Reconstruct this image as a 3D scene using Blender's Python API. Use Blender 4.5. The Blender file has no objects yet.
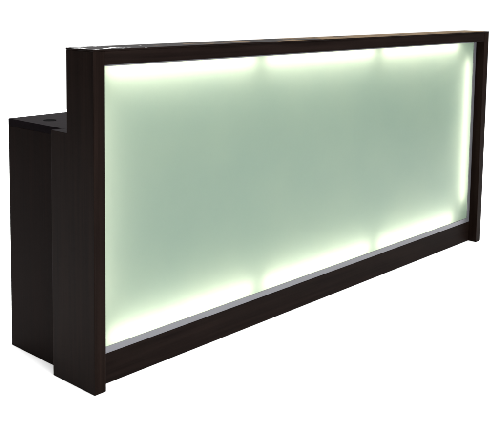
import bpy, bmesh, math
from mathutils import Matrix, Vector

S = bpy.context.scene
C = S.collection

# ------------------------------------------------------------------ sizes (metres)
L, H = 2.535, 1.10          # counter length and height
D1, D2, D3 = 0.138, 0.2235, 0.543   # depth of the upper box, of the gables, of the desk behind
W = 0.045                   # gable thickness
ZT, ZB = 1.051, 0.103       # underside of the top rail, top of the kick panel
HB = 0.8285                  # worktop height
REC = 0.044                 # how far the glass lies back in its frame
TOP = 0.006                 # thin polished top sheet

# ------------------------------------------------------------------ mesh helpers
def box_bm(bm, x0, x1, y0, y1, z0, z1):
    v = [bm.verts.new(p) for p in ((x0,y0,z0),(x1,y0,z0),(x1,y1,z0),(x0,y1,z0),
                                   (x0,y0,z1),(x1,y0,z1),(x1,y1,z1),(x0,y1,z1))]
    for f in ((3,2,1,0),(4,5,6,7),(0,1,5,4),(1,2,6,5),(2,3,7,6),(3,0,4,7)):
        bm.faces.new([v[i] for i in f])

def prism_x(bm, pts, x0, x1):
    """a yz outline extruded along x"""
    a = [bm.verts.new((x0, y, z)) for y, z in pts]
    b = [bm.verts.new((x1, y, z)) for y, z in pts]
    n = len(pts)
    bm.faces.new(a[::-1]); bm.faces.new(b)
    for i in range(n):
        bm.faces.new((a[i], a[(i+1) % n], b[(i+1) % n], b[i]))

def bevel(bm, w, seg=2):
    bmesh.ops.recalc_face_normals(bm, faces=bm.faces)
    bmesh.ops.bevel(bm, geom=list(bm.edges), offset=w, segments=seg, profile=0.5, affect='EDGES')

def tube(bm, p0, p1, r, n=20):
    p0, p1 = Vector(p0), Vector(p1)
    d = p1 - p0
    m = Matrix.Translation((p0 + p1) / 2) @ d.to_track_quat('Z', 'Y').to_matrix().to_4x4()
    bmesh.ops.create_cone(bm, cap_ends=True, segments=n, radius1=r, radius2=r, depth=d.length, matrix=m)

def obj(name, bm, mat, parent=None, smooth=False):
    bmesh.ops.recalc_face_normals(bm, faces=bm.faces)
    me = bpy.data.meshes.new(name)
    bm.to_mesh(me); bm.free()
    for m in (mat if isinstance(mat, (list, tuple)) else [mat]):
        me.materials.append(m)
    if smooth:
        for p in me.polygons: p.use_smooth = True
    o = bpy.data.objects.new(name, me); C.objects.link(o)
    o.parent = parent
    return o

# ------------------------------------------------------------------ materials
def new_mat(name):
    m = bpy.data.materials.new(name); m.use_nodes = True
    nt = m.node_tree
    for n in list(nt.nodes): nt.nodes.remove(n)
    out = nt.nodes.new('ShaderNodeOutputMaterial')
    return m, nt, out

def N(nt, kind, **kw):
    n = nt.nodes.new(kind)
    for k, v in kw.items(): setattr(n, k, v)
    return n

def ramp(nt, stops):
    r = N(nt, 'ShaderNodeValToRGB')
    e = r.color_ramp.elements
    while len(e) > 1: e.remove(e[-1])
    e[0].position, e[0].color = stops[0][0], (*stops[0][1], 1)
    for p, c in stops[1:]:
        k = e.new(p); k.color = (*c, 1)
    return r

def wood(name, grain_axis, dark, light, rough=0.5, spec=0.12):
    """dark stained veneer: fine fibres stretched along one axis"""
    m, nt, out = new_mat(name)
    tc = N(nt, 'ShaderNodeTexCoord'); mp = N(nt, 'ShaderNodeMapping')
    sc = [1, 1, 1]; s2 = [70, 70, 70]; s2[grain_axis] = 1.6
    mp.inputs['Scale'].default_value = s2
    nt.links.new(tc.outputs['Object'], mp.inputs['Vector'])
    no = N(nt, 'ShaderNodeTexNoise'); no.inputs['Scale'].default_value = 1.0
    no.inputs['Detail'].default_value = 8; no.inputs['Roughness'].default_value = 0.62
    no.inputs['Distortion'].default_value = 0.25
    nt.links.new(mp.outputs[0], no.inputs['Vector'])
    big = N(nt, 'ShaderNodeTexNoise'); big.inputs['Scale'].default_value = 3.0
    big.inputs['Detail'].default_value = 3
    nt.links.new(tc.outputs['Object'], big.inputs['Vector'])
    ad = N(nt, 'ShaderNodeMath', operation='MULTIPLY_ADD')
    nt.links.new(big.outputs['Fac'], ad.inputs[0]); ad.inputs[1].default_value = 0.35
    nt.links.new(no.outputs['Fac'], ad.inputs[2])
    r = ramp(nt, [(0.45, dark), (0.85, light)])
    nt.links.new(ad.outputs[0], r.inputs['Fac'])
    p = N(nt, 'ShaderNodeBsdfPrincipled')
    nt.links.new(r.outputs['Color'], p.inputs['Base Color'])
    p.inputs['Specular IOR Level'].default_value = spec
    rr = N(nt, 'ShaderNodeMapRange'); rr.inputs['To Min'].default_value = rough - 0.08; rr.inputs['To Max'].default_value = rough + 0.1
    nt.links.new(no.outputs['Fac'], rr.inputs['Value']); nt.links.new(rr.outputs[0], p.inputs['Roughness'])
    bp = N(nt, 'ShaderNodeBump'); bp.inputs['Strength'].default_value = 0.12; bp.inputs['Distance'].default_value = 0.0006
    nt.links.new(no.outputs['Fac'], bp.inputs['Height']); nt.links.new(bp.outputs[0], p.inputs['Normal'])
    nt.links.new(p.outputs[0], out.inputs['Surface'])
    return m

wenge_v = wood('dark_stained_veneer_upright', 2, (0.0032, 0.0016, 0.0012), (0.0088, 0.0050, 0.0038), 0.45, 0.02)
wenge_h = wood('dark_stained_veneer_lengthwise', 0, (0.0030, 0.0017, 0.0014), (0.0080, 0.0048, 0.0039), 0.45, 0.02)
body_mat = wood('dark_stained_board', 2, (0.0028, 0.0015, 0.0012), (0.0066, 0.0037, 0.0030), 0.5, 0.012)
work_mat = wood('worktop_laminate', 0, (0.0022, 0.0015, 0.0018), (0.005, 0.0032, 0.0042), 0.6, 0.009)

# polished top sheet: dark lacquer, room reflections painted in, tan toward the far end, pale flecks at the near end
top_mat, nt, out = new_mat('dark_lacquer_painted_reflections')
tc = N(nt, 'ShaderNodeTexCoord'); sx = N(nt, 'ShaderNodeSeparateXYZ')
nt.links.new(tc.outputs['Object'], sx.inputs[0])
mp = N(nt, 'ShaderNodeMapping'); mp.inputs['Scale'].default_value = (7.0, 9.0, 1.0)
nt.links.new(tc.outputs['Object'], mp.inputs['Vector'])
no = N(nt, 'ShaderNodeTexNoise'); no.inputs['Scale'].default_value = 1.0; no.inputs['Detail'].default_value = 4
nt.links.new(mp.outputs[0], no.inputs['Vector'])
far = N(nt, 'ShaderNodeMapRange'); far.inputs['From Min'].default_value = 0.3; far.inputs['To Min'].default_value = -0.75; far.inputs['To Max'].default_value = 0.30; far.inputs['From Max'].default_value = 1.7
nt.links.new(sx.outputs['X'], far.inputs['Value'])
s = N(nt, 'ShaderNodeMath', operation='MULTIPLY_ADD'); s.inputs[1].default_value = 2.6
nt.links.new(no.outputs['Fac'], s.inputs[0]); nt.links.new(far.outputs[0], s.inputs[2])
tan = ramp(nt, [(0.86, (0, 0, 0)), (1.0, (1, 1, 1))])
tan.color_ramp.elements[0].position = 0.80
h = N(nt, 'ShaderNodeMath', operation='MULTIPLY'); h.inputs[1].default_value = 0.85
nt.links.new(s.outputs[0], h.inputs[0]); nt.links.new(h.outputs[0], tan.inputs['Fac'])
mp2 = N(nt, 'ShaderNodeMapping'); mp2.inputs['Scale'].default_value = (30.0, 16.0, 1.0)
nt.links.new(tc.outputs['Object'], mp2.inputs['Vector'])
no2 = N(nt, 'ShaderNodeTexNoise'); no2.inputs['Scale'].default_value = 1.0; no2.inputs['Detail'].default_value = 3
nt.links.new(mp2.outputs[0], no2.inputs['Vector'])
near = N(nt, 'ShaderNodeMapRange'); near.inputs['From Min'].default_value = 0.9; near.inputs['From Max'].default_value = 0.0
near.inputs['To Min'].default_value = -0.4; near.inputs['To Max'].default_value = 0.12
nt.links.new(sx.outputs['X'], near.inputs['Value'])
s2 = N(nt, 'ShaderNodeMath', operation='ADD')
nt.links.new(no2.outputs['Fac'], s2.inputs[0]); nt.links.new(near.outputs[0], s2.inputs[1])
refl_fleck = ramp(nt, [(0.63, (0, 0, 0)), (0.72, (1, 1, 1))])  # pale flecks: bright reflections painted into the base colour
nt.links.new(s2.outputs[0], refl_fleck.inputs['Fac'])
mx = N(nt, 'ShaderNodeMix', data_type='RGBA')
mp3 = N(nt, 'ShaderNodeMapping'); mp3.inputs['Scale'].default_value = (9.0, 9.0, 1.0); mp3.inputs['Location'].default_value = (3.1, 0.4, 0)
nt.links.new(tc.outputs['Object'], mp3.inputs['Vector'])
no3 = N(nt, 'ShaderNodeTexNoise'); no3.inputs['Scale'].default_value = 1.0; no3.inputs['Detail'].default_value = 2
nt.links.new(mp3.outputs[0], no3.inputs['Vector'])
refl_gap = ramp(nt, [(0.55, (1, 1, 1)), (0.62, (0.15, 0.15, 0.15))])   # dark patches within the painted tan reflection
nt.links.new(no3.outputs['Fac'], refl_gap.inputs['Fac'])
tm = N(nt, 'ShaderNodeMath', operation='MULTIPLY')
nt.links.new(tan.outputs['Color'], tm.inputs[0]); nt.links.new(refl_gap.outputs['Color'], tm.inputs[1])
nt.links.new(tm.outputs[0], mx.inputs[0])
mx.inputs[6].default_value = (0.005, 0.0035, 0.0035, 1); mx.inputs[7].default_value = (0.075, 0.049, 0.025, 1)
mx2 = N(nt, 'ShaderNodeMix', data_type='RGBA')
nt.links.new(refl_fleck.outputs['Color'], mx2.inputs[0])
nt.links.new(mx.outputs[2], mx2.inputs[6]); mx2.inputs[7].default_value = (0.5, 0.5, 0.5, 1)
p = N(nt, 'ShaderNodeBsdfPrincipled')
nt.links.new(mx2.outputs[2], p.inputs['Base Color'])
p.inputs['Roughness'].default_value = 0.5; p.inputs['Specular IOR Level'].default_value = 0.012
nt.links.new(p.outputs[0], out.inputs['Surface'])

# brushed aluminium
alu, nt, out = new_mat('brushed_aluminium')
tc = N(nt, 'ShaderNodeTexCoord'); mp = N(nt, 'ShaderNodeMapping'); mp.inputs['Scale'].default_value = (2, 300, 300)
nt.links.new(tc.outputs['Object'], mp.inputs['Vector'])
no = N(nt, 'ShaderNodeTexNoise'); no.inputs['Scale'].default_value = 1.0; no.inputs['Detail'].default_value = 3
nt.links.new(mp.outputs[0], no.inputs['Vector'])
p = N(nt, 'ShaderNodeBsdfPrincipled')
p.inputs['Base Color'].default_value = (0.155, 0.155, 0.17, 1); p.inputs['Metallic'].default_value = 0.6
rr = N(nt, 'ShaderNodeMapRange'); rr.inputs['To Min'].default_value = 0.32; rr.inputs['To Max'].default_value = 0.5
nt.links.new(no.outputs['Fac'], rr.inputs['Value']); nt.links.new(rr.outputs[0], p.inputs['Roughness'])
nt.links.new(p.outputs[0], out.inputs['Surface'])

# frosted glass: the front face scatters light through, the rear face is clear
frost, nt, out = new_mat('frosted_green_glass')
tc = N(nt, 'ShaderNodeTexCoord')
no = N(nt, 'ShaderNodeTexNoise'); no.inputs['Scale'].default_value = 3.5; no.inputs['Detail'].default_value = 5
nt.links.new(tc.outputs['Object'], no.inputs['Vector'])
r1 = ramp(nt, [(0.3, (0.80, 0.862, 0.775)), (0.7, (0.86, 0.905, 0.80))])
nt.links.new(no.outputs['Fac'], r1.inputs['Fac'])
tr = N(nt, 'ShaderNodeBsdfTranslucent'); nt.links.new(r1.outputs['Color'], tr.inputs['Color'])
df = N(nt, 'ShaderNodeBsdfDiffuse'); df.inputs['Color'].default_value = (0.068, 0.108, 0.102, 1)
m1 = N(nt, 'ShaderNodeMixShader'); m1.inputs[0].default_value = 0.62
nt.links.new(df.outputs[0], m1.inputs[1]); nt.links.new(tr.outputs[0], m1.inputs[2])
gl = N(nt, 'ShaderNodeBsdfGlossy'); gl.inputs['Roughness'].default_value = 0.25
fr = N(nt, 'ShaderNodeFresnel'); fr.inputs['IOR'].default_value = 1.25
m2 = N(nt, 'ShaderNodeMixShader')
nt.links.new(fr.outputs[0], m2.inputs[0]); nt.links.new(m1.outputs[0], m2.inputs[1]); nt.links.new(gl.outputs[0], m2.inputs[2])
nt.links.new(m2.outputs[0], out.inputs['Surface'])
clear, nt, out = new_mat('clear_glass_face')
t = N(nt, 'ShaderNodeBsdfTransparent'); t.inputs['Color'].default_value = (0.95, 0.98, 0.96, 1)
nt.links.new(t.outputs[0], out.inputs['Surface'])

# white lining of the light box
lining, nt, out = new_mat('white_lining')
p = N(nt, 'ShaderNodeBsdfPrincipled'); p.inputs['Base Color'].default_value = (0.63, 0.70, 0.665, 1)
p.inputs['Roughness'].default_value = 0.8; p.inputs['Specular IOR Level'].default_value = 0.2
no = N(nt, 'ShaderNodeTexNoise'); no.inputs['Scale'].default_value = 40
bp = N(nt, 'ShaderNodeBump'); bp.inputs['Strength'].default_value = 0.05
nt.links.new(no.outputs['Fac'], bp.inputs['Height']); nt.links.new(bp.outputs[0], p.inputs['Normal'])
nt.links.new(p.outputs[0], out.inputs['Surface'])

def lamp_mat(name, strength):
    m, nt, out = new_mat(name)
    e = N(nt, 'ShaderNodeEmission'); e.inputs['Color'].default_value = (1.0, 0.95, 0.81, 1); e.inputs['Strength'].default_value = strength
    nt.links.new(e.outputs[0], out.inputs['Surface'])
    return m
lit = lamp_mat('lit_tube', 9.3)
lit_side = lamp_mat('lit_tube_side', 8.0)
lit_dim = lamp_mat('lit_tube_dim', 4.4)

black, nt, out = new_mat('black_plastic')
p = N(nt, 'ShaderNodeBsdfPrincipled'); p.inputs['Base Color'].default_value = (0.003, 0.003, 0.003, 1)
p.inputs['Roughness'].default_value = 0.9; p.inputs['Specular IOR Level'].default_value = 0.002
no = N(nt, 'ShaderNodeTexNoise'); no.inputs['Scale'].default_value = 300
bp = N(nt, 'ShaderNodeBump'); bp.inputs['Strength'].default_value = 0.1
nt.links.new(no.outputs['Fac'], bp.inputs['Height']); nt.links.new(bp.outputs[0], p.inputs['Normal'])
nt.links.new(p.outputs[0], out.inputs['Surface'])

paper, nt, out = new_mat('white_studio_floor')
p = N(nt, 'ShaderNodeBsdfPrincipled'); p.inputs['Base Color'].default_value = (0.88, 0.88, 0.88, 1)
p.inputs['Roughness'].default_value = 0.9; p.inputs['Specular IOR Level'].default_value = 0.1
no = N(nt, 'ShaderNodeTexNoise'); no.inputs['Scale'].default_value = 60
bp = N(nt, 'ShaderNodeBump'); bp.inputs['Strength'].default_value = 0.03
nt.links.new(no.outputs['Fac'], bp.inputs['Height']); nt.links.new(bp.outputs[0], p.inputs['Normal'])
nt.links.new(p.outputs[0], out.inputs['Surface'])

# ------------------------------------------------------------------ ground
bm = bmesh.new()
bmesh.ops.create_circle(bm, cap_ends=True, segments=96, radius=5.0, matrix=Matrix.Translation((1.7, 1.3, 0)))
g = obj('ground', bm, paper); g['kind'] = 'structure'

# ------------------------------------------------------------------ the counter
root = bpy.data.objects.new('reception_counter', None); C.objects.link(root)
root['label'] = 'dark brown reception counter with a glowing frosted glass front and a lower desk behind'
root['category'] = 'reception counter'

# gables: deep up to desk height, narrow above it
for x0 in (0.0, L - W):
    bm = bmesh.new()
    zt = H - TOP
    prism_x(bm, [(0,0.0006),(D2,0.0006),(D2,HB),(D1,HB),(D1,zt),(0,zt)], x0, x0 + W)
    bevel(bm, 0.0015)
    for f in bm.faces:          # the short ledge level with the worktop has the worktop's laminate
        f.normal_update()
        f.material_index = 1 if f.normal.z > 0.9 and abs(f.calc_center_median().z - HB) < 0.002 else 0
    obj('side_panel', bm, [wenge_v, work_mat], root)

bm = bmesh.new(); box_bm(bm, W + 0.0004, L - W - 0.0004, 0.0008, D1 - 0.001, ZT, H - TOP); bevel(bm, 0.0014)
obj('top_rail', bm, wenge_h, root)
bm = bmesh.new(); box_bm(bm, W + 0.0004, L - W - 0.0004, REC + 0.0006, REC + 0.022, 0.0006, ZB); bevel(bm, 0.0012)
obj('kick_panel', bm, wenge_h, root)
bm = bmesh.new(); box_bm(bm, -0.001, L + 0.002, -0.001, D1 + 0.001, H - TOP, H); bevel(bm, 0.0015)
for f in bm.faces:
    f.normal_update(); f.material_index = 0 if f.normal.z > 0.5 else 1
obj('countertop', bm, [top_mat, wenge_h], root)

# brushed aluminium frame round the glass, set back in the wooden opening
GX0, GX1, GZ0, GZ1 = W + 0.0005, L - W - 0.0005, ZB + 0.0005, ZT - 0.0005
FW, FT = 0.022, 0.008       # face width at the sides and bottom, and at the top
bm = bmesh.new()
y0, y1 = REC, REC + 0.004
box_bm(bm, GX0, GX1, y0, y1, GZ0, GZ0 + FW)
box_bm(bm, GX0, GX1, y0, y1, GZ1 - FT, GZ1)
box_bm(bm, GX0, GX0 + FW, y0, y1, GZ0 + FW + 0.0002, GZ1 - FT - 0.0002)
box_bm(bm, GX1 - FW, GX1, y0, y1, GZ0 + FW + 0.0002, GZ1 - FT - 0.0002)
bevel(bm, 0.0008)
trim = obj('trim_frame', bm, alu, root)

# the glass pane
gx0, gx1, gz0, gz1 = GX0 + 0.002, GX1 - 0.002, GZ0 + 0.002, GZ1 - 0.002
GY = REC + 0.0045
bm = bmesh.new(); box_bm(bm, gx0, gx1, GY, GY + 0.008, gz0, gz1)
for f in bm.faces:
    f.material_index = 0 if f.calc_center_median().y < GY + 0.001 else 1
glass = obj('glass_panel', bm, [frost, clear], root)

# the light box behind: white lining open towards the glass
bx0, bx1, bz0, bz1, by0, by1 = GX0, GX1, GZ0, GZ1, GY + 0.0085, D1 - 0.012
bm = bmesh.new()
k = 0.004
box_bm(bm, bx0, bx1, by1, by1 + k, bz0, bz1)
box_bm(bm, bx0, bx1, by0, by1, bz0, bz0 + k)
box_bm(bm, bx0, bx1, by0, by1, bz1 - k, bz1)
box_bm(bm, bx0, bx0 + k, by0, by1, bz0 + k, bz1 - k)
box_bm(bm, bx1 - k, bx1, by0, by1, bz0 + k, bz1 - k)
lb = obj('light_box', bm, lining, root)

TY, TR = 0.087, 0.008
zt_, zb_ = ZT - 0.017, ZB + 0.048
segs = [(0.085, 0.798), (0.854, 1.582), (1.638, 2.320)]
runs = [((a, TY, z), (b, TY, z), lit) for z in (zt_, zb_) for a, b in segs]
runs.append(((2.415, 0.080, 0.225), (2.415, 0.080, 0.960), lit_side))
runs.append(((W + 0.014, 0.114, 0.24), (W + 0.014, 0.114, 0.94), lit_dim))
for a, b, m in runs:
    bm = bmesh.new(); tube(bm, a, b, TR)
    obj('light_tube', bm, m, root, True)

# the lower desk behind, standing on the floor between the gables
X0, X1, Y0 = W + 0.0006, L - W - 0.0006, D1 + 0.001
bm = bmesh.new(); box_bm(bm, X0, X1, Y0, D3 - 0.0008, 0.0008, HB - 0.026); bevel(bm, 0.0006)
obj('desk_body', bm, body_mat, root)
bm = bmesh.new(); box_bm(bm, X0 - 0.0002, X1 + 0.0002, Y0, D3, HB - 0.0258, HB); bevel(bm, 0.0006)
obj('worktop', bm, work_mat, root)
# cable grommet in the worktop: a low ring round a dark cap
bm = bmesh.new()
tube(bm, (0.124, 0.405, HB - 0.004), (0.124, 0.405, HB + 0.0012), 0.022, 32)
bevel(bm, 0.0006)
obj('cable_grommet', bm, black, root)

# ------------------------------------------------------------------ camera
cam = bpy.data.cameras.new('camera'); co = bpy.data.objects.new('camera', cam); C.objects.link(co)
yaw, pit, rol, f, cx, cy = 0.82469, -0.1075, 0.01318, 883.85434, 240.73, 89.22
fw = Vector((math.sin(yaw)*math.cos(pit), math.cos(yaw)*math.cos(pit), math.sin(pit)))
r = Vector((math.cos(yaw), -math.sin(yaw), 0)); u = r.cross(fw)
r2 = r*math.cos(rol) + u*math.sin(rol); u2 = -r*math.sin(rol) + u*math.cos(rol)
R = Matrix((r2, u2, -fw)).transposed().to_4x4()
co.matrix_world = Matrix.Translation((-1.66496, -2.15174, 1.27528)) @ R
cam.sensor_fit = 'HORIZONTAL'; cam.sensor_width = 36.0
cam.lens = f / 500 * 36.0
cam.shift_x = (250 - cx) / 500
cam.shift_y = -(211 - cy) / 500
cam.clip_end = 200
S.camera = co

# ------------------------------------------------------------------ light: a made-up white surround that is bright behind the counter and dim on the viewer's side
w = bpy.data.worlds.new('World'); S.world = w; w.use_nodes = True
nt = w.node_tree
bg = nt.nodes['Background']
tc = N(nt, 'ShaderNodeTexCoord')
dp = N(nt, 'ShaderNodeVectorMath', operation='DOT_PRODUCT'); dp.inputs[1].default_value = (math.sin(yaw), math.cos(yaw), 0.0)
nt.links.new(tc.outputs['Generated'], dp.inputs[0])
mr = N(nt, 'ShaderNodeMapRange', interpolation_type='SMOOTHSTEP')
mr.inputs['From Min'].default_value = 0.5; mr.inputs['From Max'].default_value = 0.86
mr.inputs['To Min'].default_value = 0.18; mr.inputs['To Max'].default_value = 1.08
nt.links.new(dp.outputs['Value'], mr.inputs['Value'])
nt.links.new(mr.outputs[0], bg.inputs['Strength'])
bg.inputs['Color'].default_value = (1, 1, 1, 1)

la = bpy.data.lights.new('overhead_fill', 'AREA'); la.shape = 'RECTANGLE'; la.size = 6; la.size_y = 5
la.energy = 850  # added lamp out of view, bleaches the floor to white
lo = bpy.data.objects.new('overhead_fill', la); C.objects.link(lo)
lo.location = (0.9, -0.7, 6.5)

lf = bpy.data.lights.new('front_fill', 'AREA'); lf.shape = 'RECTANGLE'; lf.size = 4.5; lf.size_y = 1.4
lf.energy = 430  # added low lamp out of view, lifts the front faces and floor
lfo = bpy.data.objects.new('front_fill', lf); C.objects.link(lfo)
lfo.location = (0.5, -5.6, 1.9)
lfo.rotation_euler = (Vector((1.2, 0, 0.1)) - lfo.location).to_track_quat('-Z', 'Y').to_euler()

lb2 = bpy.data.lights.new('rear_fill', 'AREA'); lb2.shape = 'RECTANGLE'; lb2.size = 7; lb2.size_y = 4
lb2.energy = 1300  # added lamp out of view, whitens the floor behind the counter
lo2 = bpy.data.objects.new('rear_fill', lb2); C.objects.link(lo2)
lo2.location = (2.4, 5.2, 6.5)

# ------------------------------------------------------------------ render settings
S.view_settings.view_transform = 'Standard'; S.view_settings.look = 'None'
S.view_settings.exposure = 0; S.view_settings.gamma = 1
S.render.engine = 'CYCLES'
S.cycles.use_denoising = True
S.cycles.max_bounces = 10; S.cycles.diffuse_bounces = 6; S.cycles.transmission_bounces = 8
S.cycles.sample_clamp_indirect = 8
S.cycles.caustics_reflective = False; S.cycles.caustics_refractive = False
